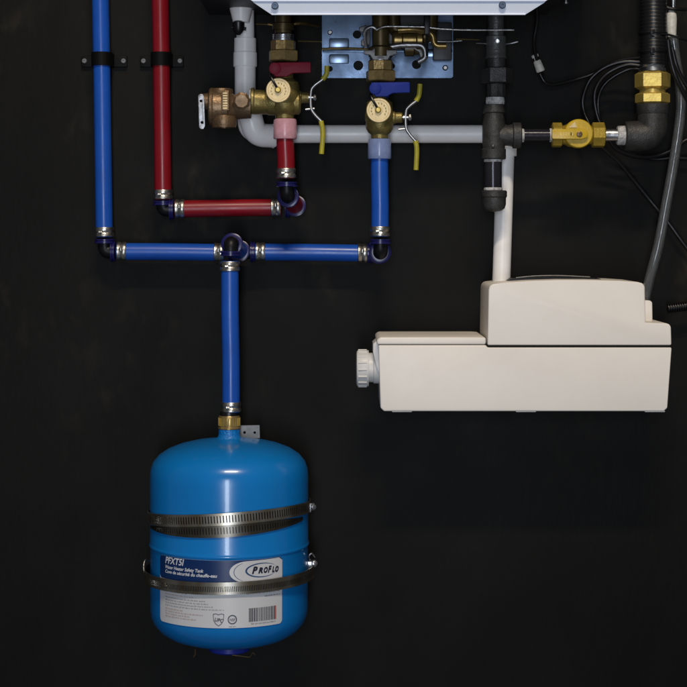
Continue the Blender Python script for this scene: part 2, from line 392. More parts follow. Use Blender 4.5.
# ------------------------------------------------------------------ pipe clamps
def pipe_clamp(label, px, py, l, r):
    t = thing('pipe_clamp', label, 'clamp', P(px, py, 0), 'black clamps fixing the pipes to the wall')
    s = S(oW); b = NB(); ro = RP+.0022; z0 = P(px, py+5.5, oW).z; z1 = P(px, py-8, oW).z
    c = P(px, py, oW); n = 20; A = []; B = []
    prof = [Vector((ro*math.cos(math.pi*k/n), -oW-ro*math.sin(math.pi*k/n), 0)) for k in range(n+1)]
    prof = [Vector((ro, -.004, 0))]+prof+[Vector((-ro, -.004, 0))]
    inn = [Vector(((RP+.0003)*math.cos(math.pi*k/n), -oW-(RP+.0003)*math.sin(math.pi*k/n), 0)) for k in range(n+1)]
    inn = [Vector((RP+.0003, -.004, 0))]+inn+[Vector((-RP-.0003, -.004, 0))]
    lo = [(b.verts.new((c.x+p.x, p.y, z0)), b.verts.new((c.x+q.x, q.y, z0)), b.verts.new((c.x+q.x, q.y, z1)), b.verts.new((c.x+p.x, p.y, z1))) for p, q in zip(prof, inn)]
    for X, Y in zip(lo, lo[1:]):
        for k in range(4): b.faces.new((X[k], X[(k+1) % 4], Y[(k+1) % 4], Y[k]))
    b.faces.new(lo[0]); b.faces.new(lo[-1])
    obj('strap', b, 'clamp_black', t)
    for x0, x1 in ((l-3.5, px-8), (px+8, r+3.5)):
        b = NB(); pbox(b, x0, py-4.5, x1, py+6.5, .0060, .0006, .0012); obj('foot', b, 'clamp_black', t)
    for x in (l, r):
        b = NB(); screw(b, x, py+.5, .0060, .0034, .0022); obj('screw', b, 'tab_steel', t)
pipe_clamp('black plastic clamp screwed over the long vertical blue pipe', 101.6, 60.5, 84.5, 123.5)
pipe_clamp('black plastic clamp screwed over the long vertical red pipe', 160.8, 60.5, 143.5, 180)

# ------------------------------------------------------------------ service valves
def valve(label, hx, hy, off, paint, bail, nut_dx, stub_len, body_w, top_mat, sleeve, group='brass service valves under the heater'):
    """hx,hy: centre of the round cap facing the room. off: centre line of body relative to it"""
    o = oV; s = S(o); bx = hx+off; t = thing('service_valve', label, 'valve', P(bx, hy+28, o), group)
    Q = lambda x, y, oo=o: P(x, y, oo)
    # body: vertical barrel, ball chamber, side stub
    b = NB(); R = body_w*s/2
    lathe(b, Q(bx, hy-22), DN, [(0, R*.55), (10*s, R*.58), (14*s, R*.92), (24*s, R*1.0), (40*s, R*.98), (44*s, R*.8), (46*s, R*.62), (50*s, R*.60)], 40)
    sphere(b, Q(bx, hy+6), R*1.02, (1.04, 1.1, 1.0))
    lathe(b, Q(bx, hy+7), XR, [(0, 7.2*s), (R+1*s, 6.8*s), (R+2*s, 5.6*s), (R+stub_len*s, 5.4*s), (R+(stub_len+1)*s, 4.4*s)], 32)
    lathe(b, Q(hx, hy), OUT, [(0, 10.5*s), (R+.001, 10.5*s), (R+.002, 9*s)], 36)
    if off > 3: lathe(b, Q(253, hy+12.5), XR, [(0, 11.5*s), (14*s, 11.5*s), (16*s, 12.4*s), (34*s, 12.4*s), (46*s, 11.5*s), (48*s, 9*s)], 40)
    obj('body', b, 'cast_brass', t, angle=40)
    # union nut and top connection
    b = NB(); nx = hx+nut_dx; hexnut(b, Q(nx, hy-29), Q(nx, hy-40), 15.5*s, 6, math.radians(8)); obj('union_nut', b, 'brass', t, angle=20)
    b = NB(); hexnut(b, Q(nx, hy-39.5), Q(nx, hy-50), 12.6*s, 8, math.radians(12)); obj('upper_nut', b, 'brass', t, angle=20)
    b = NB(); y = hy-50
    lathe(b, Q(nx, y+.5), UP, [(0, 11*s)]+[(k*.0011, (11 if k % 2 else 10.2)*s) for k in range(1, 9)]+[(.0100, 8*s), (.030, 8*s)], 36)
    obj('connector', b, top_mat, t, angle=40)
    # paddle handle and its hub
    b = NB(); of = o+R*1.25
    prism(b, [(hx-7.5, hy-28), (hx+off*.2+30, hy-28.6), (hx+off*.2+31, hy-27.6), (hx+off*.2+31, hy-18), (hx+14, hy-17.4), (hx+8, hy-14), (hx-3, hy-14), (hx-8, hy-20)], of+.004, of-.002, .0009)
    lathe(b, Q(hx+3, hy-19), DN, [(0, 8*s), (5*s, 7.5*s), (8*s, 5*s)], 28)
    cyl(b, P(hx-3.5, hy-22, of-.016), P(hx-3.5, hy-22, of+.0055), 6.0*s, .001)
    obj('lever_handle', b, paint, t)
    # round cap
    b = NB(); oc = o+R+.002
    lathe(b, Q(hx, hy, oc), OUT, [(0, 11.6*s), (.0006, 12.2*s), (.0034, 12.2*s), (.0042, 11.6*s), (.0042, 10.2*s), (.0038, 9.8*s), (.0038, 4*s), (.0046, 3.6*s), (.0046, 0)], 48)
    cp = obj('drain_cap', b, 'dial_brass', t)
    b = NB()
    for k in range(11):
        a = math.radians(150+k*24); c = P(hx+7.3*math.cos(a), hy+7.3*math.sin(a), oc+.0038); e = .0010
        box(b, (c.x-e*.6, c.y-.0004, c.z-e), (c.x+e*.6, c.y+.0002, c.z+e))
    obj('embossing', b, 'cast_brass', cp)
    b = NB(); lathe(b, Q(hx-.5, hy-.5, oc+.0045), OUT, [(0, 3.2*s), (.003, 3.0*s), (.004, 2*s), (.004, 0)], 20); obj('stud', b, 'bright_brass', cp)
    b = NB(); tube(b, spline([P(hx-7, hy-19, oc-.004), P(hx-7.5, hy-14, oc+.004), P(hx-4.5, hy-8, oc+.0068), P(hx-1, hy-2, oc+.0064)], 6), .0016, 10); obj('tether', b, 'black_rubber', cp)
    # drain handle: silver bail with yellow grips
    B_ = [P(x, y, o+.004) for x, y in bail]; mid = spline(B_[2:-2], 6)
    b = NB(); tube(b, mid, .0019, 12); h = obj('drain_handle', b, 'wire_steel', t)
    for part in (B_[:3], B_[-3:]):
        b = NB(); tube(b, spline(part, 7), .0032, 14); obj('grip', b, 'yellow_vinyl', h)
    mx = bail[len(bail)//2][0]; my = hy+9.0
    x0 = bx+body_w/2+stub_len
    b = NB(); cyl(b, Q(x0, my-2, o+.004), Q(mx+4, my-2, o+.004), .0018, seg=14)
    lathe(b, Q(mx-2.5, my-2, o+.004), XR, [(0, .0034), (1.2*s, .0034)], 18); hexnut(b, Q(mx+2.2, my-2, o+.004), Q(mx+5.6, my-2, o+.004), .0042); obj('stem_screw', b, 'wire_steel', t)
    b = NB(); cyl(b, Q(x0-3, my+10, o+.003), Q(x0+6, my+9, o+.003), .0015, seg=12); obj('stop_pin', b, 'wire_steel', t)
    # translucent sleeve gripping the pipe
    b = NB(); sx = bx+(0.6 if off > 3 else 0); lathe(b, Q(sx, hy+28.5), DN, [(0, 10.4*s), (.6*s, 11.2*s), (3*s, 11.6*s), (13*s, 11.8*s), (19*s, 11.8*s), (20*s, 11.2*s), (20*s, 9.2*s)], 40)
    obj('sleeve', b, sleeve, t)
    return t
valve('brass valve with a red paddle handle and pink sleeve, right of the relief valve', 278.5, 90.5, 6.0, 'handle_red',
      [(327, 66), (326.4, 74), (322.5, 79.5), (314, 86), (311, 92), (311, 107), (314.5, 114), (321, 121), (322.8, 133), (321.5, 154)], 4.7, 8.5, 31, 'steel', 'sleeve_pink')
valve('brass valve with a blue paddle handle and pale blue sleeve', 378.7, 110.5, 0.8, 'handle_blue',
      [(420, 84), (419, 95), (416, 101), (408.5, 107), (406, 112), (406, 127), (409.5, 134), (415.5, 141), (416.8, 150), (416, 170)], 1.8, 8.0, 28, 'dull_steel', 'sleeve_clear')

# ------------------------------------------------------------------ relief valve
o = oV; s = S(o)
t = thing('relief_valve', 'bronze pressure relief valve with a flat silver test lever', 'valve', P(222, 127, o))
b = NB()
lathe(b, P(221.5, 88.5, o), DN, [(0, 9*s), (.6*s, 11*s), (3*s, 11.8*s), (20*s, 12*s), (27*s, 12*s)], 44)
lathe(b, P(209, 107, o), XR, [(0, 0), (0, 17*s), (1.5*s, 19*s), (4*s, 19.2*s), (5*s, 18.2*s), (19*s, 17.8*s), (22*s, 15*s), (25*s, 12.6*s), (42*s, 11.5*s)], 44)
obj('body', b, 'bronze', t, angle=40)
b = NB(); lathe(b, P(224, 116, o+.006), DN, [(0, 12*s), (3*s, 12.6*s), (9*s, 12.6*s), (10.5*s, 12*s), (11.5*s, 12*s), (11.5*s, 9*s), (5*s, 8.5*s)], 40); obj('outlet', b, 'bronze', t)
b = NB(); lathe(b, P(202.5, 101.5, o), XR, [(0, 6*s), (1*s, 8*s), (9*s, 8.6*s)], 32); obj('bonnet', b, 'bronze', t)
b = NB(); hexnut(b, P(241.5, 101, o+.004), P(241.5, 101, o+.0225), 9.0*s, 8, .2, .002); obj('port_plug', b, 'bronze', t, angle=20)
b = NB(); lathe(b, P(251, 101, o), XR, [(0, 12.5*s), (1*s, 13.4*s), (3*s, 13.4*s), (4*s, 11.5*s), (14*s, 11*s)], 40); obj('collar', b, 'cast_brass', t)
b = NB(); lathe(b, P(249.5, 101, o), XR, [(0, 12*s), (.8*s, 12.6*s), (1.8*s, 12*s)], 40); obj('thread_seal', b, 'sealant', t)
b = NB(); pbox(b, 221, 90.5, 229, 110.5, o+.0250, o+.010, .0012); nm = obj('name_plate', b, 'bronze', t)
b = NB()
for k in range(7): pbox(b, 223, 92.5+k*2.5, 227.3, 93.8+k*2.5, o+.0258, o+.0247)
obj('embossing', b, 'dial_brass', nm)
b = NB(); prism(b, [(198, 95.5), (200, 94), (202.5, 94), (204, 96), (205, 126), (203.5, 129), (200.5, 129), (199, 127)], o+.012, o+.0095, .0004, holes=[(201, 101, 1.3), (202, 122.5, 1.4)])
obj('test_lever', b, 'dull_steel', t)

# ------------------------------------------------------------------ white drain pipe
oD = 0.045; s = S(oD)
t = thing('drain_pipe', 'white plastic pipe dropping from the heater and running behind the brass valves to the pump', 'pipe', P(500, 282, oD))
b = NB(); tube(b, fillet([P(244.5, -40, oD), P(246.5, 134, oD), P(506, 134, oD), P(501, 292, .058)], .018, 10), 9.0*s, 36)
pp = obj('tube', b, 'pvc_white', t)
b = NB(); lathe(b, P(245.2, 38, oD), DN, [(0, 9*s), (.5*s, 10.9*s), (14*s, 11.1*s), (15*s, 11.8*s), (28*s, 11.9*s), (28.8*s, 11.5*s), (29*s, 10.5*s), (78*s, 10.5*s)], 40); obj('coupling', b, 'pvc_white', t)
b = NB(); tube(b, fillet([P(249.5, 112, oD+.016), P(255.0, 135, oD+.012), P(274, 136.0, oD)], .015, 10), 11.8*s, 32)
obj('elbow', b, 'pvc_white', t)
b = NB(); torus(b, P(273, 136.0, oD), XR, 11.6*s, .0011)
obj('elbow_rim', b, 'pvc_white', t)
b = NB(); tube(b, fillet([P(490, 134, oD), P(506, 134, oD), P(505.8, 156, oD)], .012, 10), 10.8*s, 32); obj('elbow', b, 'pvc_warm', t)
b = NB(); lathe(b, P(241, -22, oD+.02), DN, [(0, 11*s), (30*s, 11.5*s), (40*s, 9*s), (44*s, 8*s)], 36); obj('trap', b, 'pvc_white', t)
b = NB(); lathe(b, P(238.5, 21, oD+.028), DN, [(0, 4*s), (1.5*s, 5.8*s), (9*s, 5.4*s), (12*s, 3.5*s), (14*s, 1.5*s)], 24); tube(b, [P(231.5, 27, oD+.028), P(246, 29, oD+.028)], .0022, 10)
obj('plug', b, 'black_rubber', t)

# ------------------------------------------------------------------ wall-hung heater
oH = 0.205
t = thing('water_heater', 'wall-hung water heater, its white bottom edge along the top of the picture', 'water heater', P(378, 14, 0.0)+Vector((0, 0, 0.03)))
zu = Z0+0.291
b = NB(); xl = P(196, 0, oH).x; xr = P(566, 0, oH).x
box(b, (xl, -oH+.016, zu), (xr, -.0015, P(0, -38, oH).z-.001)); obj('body', b, 'heater_dark', t)
b = NB()
zt = P(0, 2.6, oH).z; zb = P(0, 14, oH).z
def lipface(pts, th=.0016):
    f = [b.verts.new(p) for p in pts]; g = [b.verts.new(Vector(p)+Vector((0, th, 0))) for p in pts]; n = len(f)
    b.faces.new(f); b.faces.new(list(reversed(g)))
    for k in range(n): b.faces.new((f[k], g[k], g[(k+1) % n], f[(k+1) % n]))
def LP(px, py, do): q = P(px, py, oH); return Vector((q.x, q.y-do, q.z))
lipface([LP(271.5, 14.2, -.004), LP(525.5, 14.2, -.004), LP(544.5, 2.6, .001), LP(253.5, 2.6, .001)])
lipface([LP(253.0, 1.6, .0030), LP(545, 1.6, .0030), LP(608, -38, .012), LP(189, -38, .012)])
box(b, (LP(189, 0, 0).x, -oH-.012, P(0, -38, oH).z), (LP(608, 0, 0).x, -.003, P(0, -38, oH).z+.48), .004)
lipface([LP(254, 3.0, -.001), LP(544, 3.0, -.001), LP(545.5, 1.2, .0014), LP(252.5, 1.2, .0014)])
lp = obj('front_cover', b, 'heater_white', t)
b = NB(); tube(b, [LP(271.5, 14.0, -.003), LP(525.5, 14.0, -.003)], .0010, 10); obj('bottom_rim', b, 'heater_white', lp)
for x, y in ((275, 6), (502.3, 5.2)):
    b = NB(); q = LP(x, y, .0015); lathe(b, q+Vector((0, .002, 0)), OUT, [(0, 3.7*S(oH)), (.0025, 3.6*S(oH)), (.004, 2.8*S(oH)), (.004, 1.4*S(oH)), (.0025, 1.2*S(oH)), (.0025, 0)], 20); obj('screw', b, 'screw_blued', lp)
b = NB(); box(b, (P(528, 0, oH).x, -oH+.02, zu-.003), (P(556, 0, oH).x, -oH+.03, zu-.0002))
obj('flange', b, 'dull_steel', t)
for x in (566,):
    b = NB(); lathe(b, P(x, 4.5, .12), UP, [(0, .0012), (.001, .0030), (.003, .0030), (.0032, .0016), (.014, .0016)], 16)
    obj('screw', b, 'dull_steel', t)
# dark water and gas stubs under the heater
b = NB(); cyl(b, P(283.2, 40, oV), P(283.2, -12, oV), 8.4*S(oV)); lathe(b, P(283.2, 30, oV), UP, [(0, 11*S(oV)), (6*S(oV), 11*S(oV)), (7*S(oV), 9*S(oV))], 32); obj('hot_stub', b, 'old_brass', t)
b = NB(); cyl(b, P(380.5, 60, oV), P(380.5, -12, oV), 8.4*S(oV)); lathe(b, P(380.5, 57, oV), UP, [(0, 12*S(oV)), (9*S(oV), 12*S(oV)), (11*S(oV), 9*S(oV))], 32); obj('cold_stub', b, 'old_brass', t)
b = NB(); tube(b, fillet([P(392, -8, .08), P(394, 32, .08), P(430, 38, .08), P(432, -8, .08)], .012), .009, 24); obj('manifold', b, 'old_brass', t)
b = NB(); prism(b, [(372, -6), (376, 36), (381, 44), (392, 47), (404, 44), (412, 38), (424, 36), (430, 28), (433, -6)], .070, .030, .004); obj('valve_block', b, 'heater_dark', t)
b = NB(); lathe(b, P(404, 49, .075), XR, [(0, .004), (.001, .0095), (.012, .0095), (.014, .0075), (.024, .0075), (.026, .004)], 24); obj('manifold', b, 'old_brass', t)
b = NB(); tube(b, fillet([P(386, 48, .10), P(400, 45, .10), P(424, 45, .10), P(426, 58, .10), P(418, 62, .10)], .01), .0035, 16); obj('bracket_arm', b, 'dull_steel', t)
for x0, x1, y in ((256, 282, 24), (298, 322, 41), (456, 480, 39)):
    b = NB(); tube(b, [P(x0, y, .05), P(x1, y+.6, .05)], .0012, 8); obj('bracket_rod', b, 'old_brass', t)
b = NB(); tube(b, spline([P(376, 30, .125), P(384, 26.6, .125), P(400, 26.4, .125), P(424, 26.8, .125), P(440, 28.6, .125), P(470, 29.8, .125), P(514, 29.8, .125)], 5), .0013, 10); obj('sensor_wire', b, 'steel', t)
b = NB(); pbox(b, 424.5, 14, 430, 34, .130, .118, .001); tube(b, [P(427, 30, .124), P(427, 56, .12)], .0016, 8); obj('clip', b, 'black_plastic', t)
b = NB(); tube(b, fillet([P(366, 48, .112), P(364, 30, .112), P(372, 26, .112), P(378, 30, .112)], .008), .0022, 10); obj('bracket_arm', b, 'steel', t)

b = NB()
lathe(b, P(392, 40, .088), XR, [(0, 0), (0, .010), (.003, .012), (.012, .012), (.014, .010), (.030, .010), (.032, .012), (.038, .012), (.040, .008), (.040, 0)], 28); obj('heat_exchanger_tube', b, 'warm_brass', t)
b = NB(); tube(b, fillet([P(398, 30, .105), P(415, 29, .105), P(433, 33, .10), P(434, 46, .10), P(446, 46, .10)], .01), .0042, 16); obj('copper_tube', b, 'warm_brass', t)
b = NB(); pbox(b, 433, 22, 452, 60, .030, .020, .002); obj('side_bracket', b, 'heater_dark', t)
b = NB(); tube(b, spline([P(322, 49, .03), P(345, 48.4, .03), P(372, 49.4, .03)], 5), .0016, 10); obj('bracket_rod', b, 'warm_brass', t)
b = NB(); tube(b, spline([P(430, 41, .04), P(448, 41.5, .04), P(462, 40.5, .04)], 5), .0014, 10); obj('bracket_rod', b, 'steel', t)
b = NB(); prism(b, [(359, 27), (366, 25), (370, 28), (370, 44), (366, 47), (361, 45), (361, 40), (365, 38), (365, 33), (359, 31)], .060, .052, .001); obj('pipe_bracket', b, 'tab_steel', t)
b = NB(); prism(b, [(364, 50), (372, 50), (377, 46), (384, 46), (388, 50), (397, 50), (397, 54), (390, 56), (388, 60), (373, 60), (370, 55), (364, 54)], .118, .112, .001); obj('pipe_bracket', b, 'tab_steel', t)
b = NB(); prism(b, [(404, 46), (418, 45), (424, 49), (425, 60), (421, 60), (419, 52), (414, 49), (405, 50)], .085, .078, .001); obj('pipe_bracket', b, 'tab_steel', t)
b = NB(); tube(b, spline([P(268, 24, .09), P(284, 26, .09), P(300, 23, .09), P(318, 26, .06)], 5), .0022, 10); obj('bracket_rod', b, 'warm_brass', t)

# ------------------------------------------------------------------ steel mounting plate on the wall
t = thing('mounting_plate', 'bluish steel mounting plate with round holes on the wall under the heater', 'mounting plate', P(388, 78, 0))
b = NB()
prism(b, [(322, 12), (453, 12), (453, 76.5), (451.5, 78), (324, 78), (322, 76)], .008, .006, 0, holes=[(330, 32.5, 2.6), (357, 34.5, 4.2), (330, 68.8, 2.8), (358.3, 65.5, 4.9), (416.5, 64.5, 4.6), (445.3, 67.8, 2.9), (444, 33, 2.6), (392, 66, 3.0)])
pl = obj('plate', b, 'zinc_plate', t)
for x0, y0, x1, y1 in ((329, 38, 349, 48.5), (329, 54, 349, 63.5), (424, 36, 449, 43), (424, 50, 446, 57)):
    b = NB(); pbox(b, x0, y0, x1, y1, .0125, .0065, .0022); obj('emboss', b, 'zinc_lit', pl)
b = NB(); pbox(b, 322.4, 48.8, 452.5, 52.2, .0105, .007, .0010); obj('rib', b, 'zinc_plate', pl)
for x, y in ((330, 32.5), (445.3, 67.8)):
    b = NB(); screw(b, x, y, .0085, .0030, .002); obj('screw', b, 'dull_steel', t)

# ------------------------------------------------------------------ black iron gas pipe
oG = 0.09; s = S(oG)
t = thing('gas_pipe', 'black iron gas pipe with union, tee and capped drip leg under the heater', 'gas pipe', P(494, 212, oG))
def ring(b, x0, y0, d, prof, seg=40, rot=0): lathe(b, P(x0, y0, oG), d, [(a*s, r*s) for a, r in prof], seg, rot)
b = NB(); ring(b, 496, 36, DN, [(0, 9.5), (1, 10.2), (20, 10.2), (21.5, 11), (22.5, 11), (23, 9)]); ring(b, 496, 36, UP, [(0, 8), (55, 8)]); obj('inlet', b, 'iron_grey', t)
b = NB(); tube(b, [P(476, 43, oG+.004), P(488, 43.5, oG)], .0012, 8); tube(b, [P(505, 44, oG), P(512, 43, oG+.004), P(518, 41.5, oG+.004)], .0014, 8)
cyl(b, P(497.5, 41, oG+.012), P(497.5, 41, oG+.0155), .0032, .0006)
obj('wing_clip', b, 'steel', t)
b = NB(); ring(b, 496.2, 58.5, DN, [(0, 9), (10, 9.2)]); obj('union_neck', b, 'iron', t)
b = NB(); hexnut(b, P(496.8, 68, oG), P(496.8, 83.5, oG), 15.6*s, 6, math.radians(30)); obj('union_nut', b, 'iron', t, angle=20)
b = NB(); ring(b, 496.2, 83.3, DN, [(0, 8.5), (1, 9.6), (13, 9.6), (14.5, 8.5)], 10); obj('union_base', b, 'iron', t, angle=20)
def seal(x, y, d, r, l):
    b = NB(); lathe(b, P(x, y, oG), d, [(0, r*s*.97), (l*.3*s, r*s), (l*.7*s, r*s*1.01), (l*s, r*s*.97)], 40); obj('thread_seal', b, 'sealant', t)
seal(495.2, 97.5, DN, 9.4, 7)
b = NB()
ring(b, 493.8, 104.5, DN, [(0, 9), (.6, 11), (8, 11.4), (9, 10.3), (12, 10.2), (20, 11.4), (38, 11.4), (44, 11), (45, 12.1), (54, 12.1), (55, 11), (55, 9)])
lathe(b, P(494, 135.5, oG), XR, [(0, 10.5*s), (14*s, 10.5*s), (18*s, 11.2*s), (19*s, 13*s), (26*s, 13*s), (27*s, 12*s), (27*s, 9*s)], 40)
sphere(b, P(494, 135.5, oG), 11.6*s)
obj('tee', b, 'iron', t, angle=40)
b = NB(); sphere(b, P(493, 146, oG+.0145), .0026); obj('casting_mark', b, 'iron_grey', t)
seal(493, 159, DN, 9.2, 3)
b = NB(); ring(b, 493, 161.5, DN, [(0, 8.9), (28, 8.9)]); obj('nipple', b, 'iron_smooth', t)
seal(493, 187.6, DN, 9.3, 3)
b = NB(); ring(b, 494, 190.5, DN, [(0, 9), (0, 12), (1, 13), (6, 13), (7.5, 12), (14, 11.9), (18, 10.6), (20.5, 7), (21.5, 0)]); obj('cap', b, 'iron', t)
seal(520.8, 135.5, XR, 6.8, 3)
b = NB(); lathe(b, P(523.3, 135.3, oG), XR, [(0, 6.3*s), (27*s, 6.3*s)], 36); obj('nipple', b, 'iron_smooth', t)
seal(549.4, 135.2, XR, 6.9, 2.4)

t = thing('gas_valve', 'yellow gas shut-off valve with a round yellow cap and flat lever', 'valve', P(577, 148, oG))
b = NB(); hexnut(b, P(551.5, 135, oG), P(562, 135, oG), 12.6*s, 8, .25); hexnut(b, P(591.5, 135, oG), P(604.5, 135, oG), 12.8*s, 8, .25)
lathe(b, P(561, 135, oG), XR, [(0, 9*s), (4*s, 10*s), (8*s, 12*s), (22*s, 12*s), (27*s, 9.5*s), (31*s, 9*s)], 36); obj('body', b, 'yellow_brass', t, angle=25)
b = NB(); lathe(b, P(577.5, 134, oG+.008), OUT, [(0, 13.6*s), (.001, 14.3*s), (.010, 14.3*s), (.0118, 13.4*s), (.0118, 0)], 48); hb = obj('cap', b, 'yellow_paint', t)
b = NB(); prism(b, [(552, 130.2), (553, 129.2), (582, 129), (587, 130.5), (588.5, 134), (587, 137.5), (582, 139.2), (553, 139), (552, 138)], oG+.0255, oG+.0205, .0009); lv = obj('lever', b, 'yellow_paint', t)
b = NB()
for x0, x1, y in ((560, 561.3, 133.2), (562.8, 563.8, 133.4), (565.4, 566.6, 133.2), (568, 569, 133.4), (570.6, 571.6, 133.2)): pbox(b, x0, 132.2, x1, 136, oG+.0259, oG+.0253)
pbox(b, 570.5, 132.4, 574, 135.6, oG+.0259, oG+.0253)
obj('embossing', b, 'bright_brass', lv)
b = NB(); screw(b, 579.5, 134.2, oG+.0255, 2.9*s, .0014); obj('screw', b, 'bronze', lv)
b = NB(); prism(b, [(569, 127.5), (575, 121.8), (577, 127.5)], oG+.0206, oG+.0196); obj('arrow', b, 'dial_brass', hb)

t = thing('gas_elbow', 'black iron elbow turning the gas line upward at the right', 'pipe fitting', P(650, 152, oG))
b = NB(); lathe(b, P(604, 135, oG), XR, [(0, 6.2*s), (15*s, 6.2*s)], 32); obj('nipple', b, 'steel', t)
b = NB(); lathe(b, P(617, 135.5, oG), XR, [(0, 8.8*s), (1*s, 9.6*s), (7*s, 9.8*s), (9*s, 9.2*s)], 36); obj('thread_seal', b, 'sealant', t)
b = NB(); tube(b, fillet([P(628, 136, oG), P(652.5, 136, oG), P(652.5, 108, oG)], .030, 14), 15.0*s, 40)
lathe(b, P(624.5, 136, oG), XR, [(0, 10*s), (0, 13.6*s), (1*s, 14.6*s), (9*s, 14.8*s), (11*s, 14*s)], 44)
lathe(b, P(652.5, 104, oG), DN, [(0, 11*s), (0, 15*s), (1*s, 16*s), (9*s, 16*s), (11*s, 14.5*s)], 44)
obj('elbow', b, 'iron', t, angle=40)

t = thing('flexible_gas_line', 'black ribbed flexible gas line with large brass nuts at the top right', 'gas line', P(652.5, 104, oG))
b = NB(); hexnut(b, P(652.5, 104, oG), P(652.5, 93, oG), 17.2*s, 6, math.radians(19), .002); obj('lower_nut', b, 'bright_brass', t, angle=20)
b = NB(); lathe(b, P(652.5, 93.5, oG), UP, [(0, 13*s), (4*s, 13*s)], 36); hexnut(b, P(652.5, 90.5, oG), P(652.5, 71, oG), 17.6*s, 6, math.radians(19), .0042); obj('union_nut', b, 'bright_brass', t, angle=20)
b = NB(); lathe(b, P(652.5, 71.5, oG), UP, [(0, 13.6*s), (3*s, 13.2*s), (4*s, 12*s), (6*s, 13*s), (7*s, 12*s)], 40); obj('ferrule', b, 'steel', t)
b = NB(); prof = []
n = 76
for k in range(n):
    y = 65-k*3.6
    prof += [((65-y+.0)*s, 13.0*s), ((65-y+.7)*s, 13.35*s), ((65-y+2.6)*s, 13.4*s), ((65-y+3.3)*s, 13.0*s)]
lathe(b, P(653.5, 65.5, oG), UP, prof, 40); obj('ribbed_sleeve', b, 'sheath', t, angle=50)

# ------------------------------------------------------------------ cable ties
def tie(label, pts, c, R):
    t = thing('cable_tie', label, 'cable tie', c, 'black cable ties round the flexible gas line')
    b = NB(); torus(b, c, UP, R, .0011, sq=1.6); obj('loop', b, 'black_plastic', t)
    b = NB(); q = Vector(c)+Vector((-.004, -R-.001, 0)); box(b, q-Vector((.0025, .002, .003)), q+Vector((.0025, .001, .003)), .0006); obj('head', b, 'black_plastic', t)
    b = NB(); tube(b, spline(pts, 6), .0014, 8); obj('tail', b, 'black_plastic', t)
tie('upper black cable tie round the ribbed gas line and the clear tube', [P(660, 34, oG+.016), P(670, 35, oG+.012), P(682, 39, oG+.010), P(692, 42, oG)], P(653, 33.5, oG), 13.9*s)
tie('lower black cable tie round the ribbed gas line', [P(660, 52, oG+.015), P(668, 50, oG+.008), P(672, 47, oG)], P(653, 52, oG), 13.9*s)

# ------------------------------------------------------------------ clear tube to the pump
oT = 0.085
t = thing('clear_tube', 'clear vinyl tube curving down from the top right into the pump', 'tube', P(648, 285, oT))
path = spline([P(673, 36, oT), P(676, 60, oT), P(680, 85, oT), P(681, 108, oT), P(678, 135, oT), P(672.5, 170, oT), P(667, 200, oT), P(658.5, 245, oT), P(647.0, 289, .075), P(645.5, 300, .065)], 12)
b = NB(); tube(b, path, 5.0*S(oT), 28, cap=False)
inner = NB(); tube(inner, path, 3.6*S(oT), 28, cap=False)
bmesh.ops.recalc_face_normals(inner, faces=inner.faces[:]); bmesh.ops.recalc_face_normals(b, faces=b.faces[:]); bmesh.ops.reverse_faces(inner, faces=inner.faces[:])
merge(b, inner); obj('vinyl_tube', b, 'vinyl_clear', t, recalc=False)
b = NB(); lathe(b, P(671.8, 37, oT), Vector((-.02, 0, 1)), [(0, 4.2*S(oT)), (2*S(oT), 4.6*S(oT)), (18*S(oT), 5.4*S(oT)), (23*S(oT), 5.0*S(oT)), (26*S(oT), 2.6*S(oT)), (28*S(oT), 2.6*S(oT))], 28); obj('connector', b, 'wire_white', t)
b = NB(); tube(b, [P(673.2, 9, oT), P(674.5, -200, oT)], 2.6*S(oT), 20); obj('barb', b, 'steel', t)
b = NB(); tube(b, spline([P(664, 6, oT+.004), P(670, 8.5, oT+.006), P(677, 9, oT+.006), P(686, 9.5, oT)], 5), .0024, 10); torus(b, P(673.3, 9, oT), UP, 3.6*S(oT), .0018); obj('clip', b, 'black_plastic', t)

# ------------------------------------------------------------------ cables
def cable(label, pts, r=.0021, o_extra=None, kind='black_rubber'):
    if pts[-1].x > P(689, 0, .05).x: pts = pts+[pts[-1]+(pts[-1]-pts[-2])*3+Vector((.02, .01, -.02)), pts[-1]+(pts[-1]-pts[-2])*7+Vector((.05, .02, -.10))]
    pts = [Vector((p.x, min(p.y, -.004), p.z)) for p in pts]
    b = NB(); tube(b, spline(pts, 9), r*1.22, 12); o_ = obj('cable', b, kind); return tag(o_, label, 'cable', 'black cables at the right')
c1 = cable('thin black wire sagging from its white connector sleeve toward the flexible gas line', [P(540, 74, .04), P(545, 82, .04), P(554, 84.5, .035), P(572, 80.5, .03), P(590, 75, .03), P(606, 66, .035), P(622, 60, .04), P(642, 57.5, .05)], .0019)
cable('outermost black cable loop left of the brass nuts', [P(642, 62, .055), P(622, 62, .05), P(604, 68, .045), P(590, 80, .04), P(583, 98, .04), P(584, 112, .04), P(588, 122, .045), P(596, 140, .05), P(608, 152, .04), P(620, 163, .03), P(634, 180, .02), P(650, 200, .015), P(668, 222, .015), P(690, 252, .015)], .0022)
cable('middle black cable loop left of the brass nuts', [P(642, 66, .06), P(626, 65, .055), P(608, 73, .05), P(597, 86, .05), P(594.5, 100, .05), P(598, 118, .05), P(606, 134, .05), P(618, 150, .035), P(640, 157, .025), P(660, 155, .02), P(676, 148, .02), P(692, 138, .02)], .0022)
cable('innermost black cable loop left of the brass nuts', [P(642, 70, .05), P(630, 69, .045), P(613, 77, .04), P(602, 88, .035), P(598, 103, .03), P(601, 122, .03), P(612, 140, .03), P(630, 153, .02), P(655, 159, .015), P(692, 159, .015)], .0020)
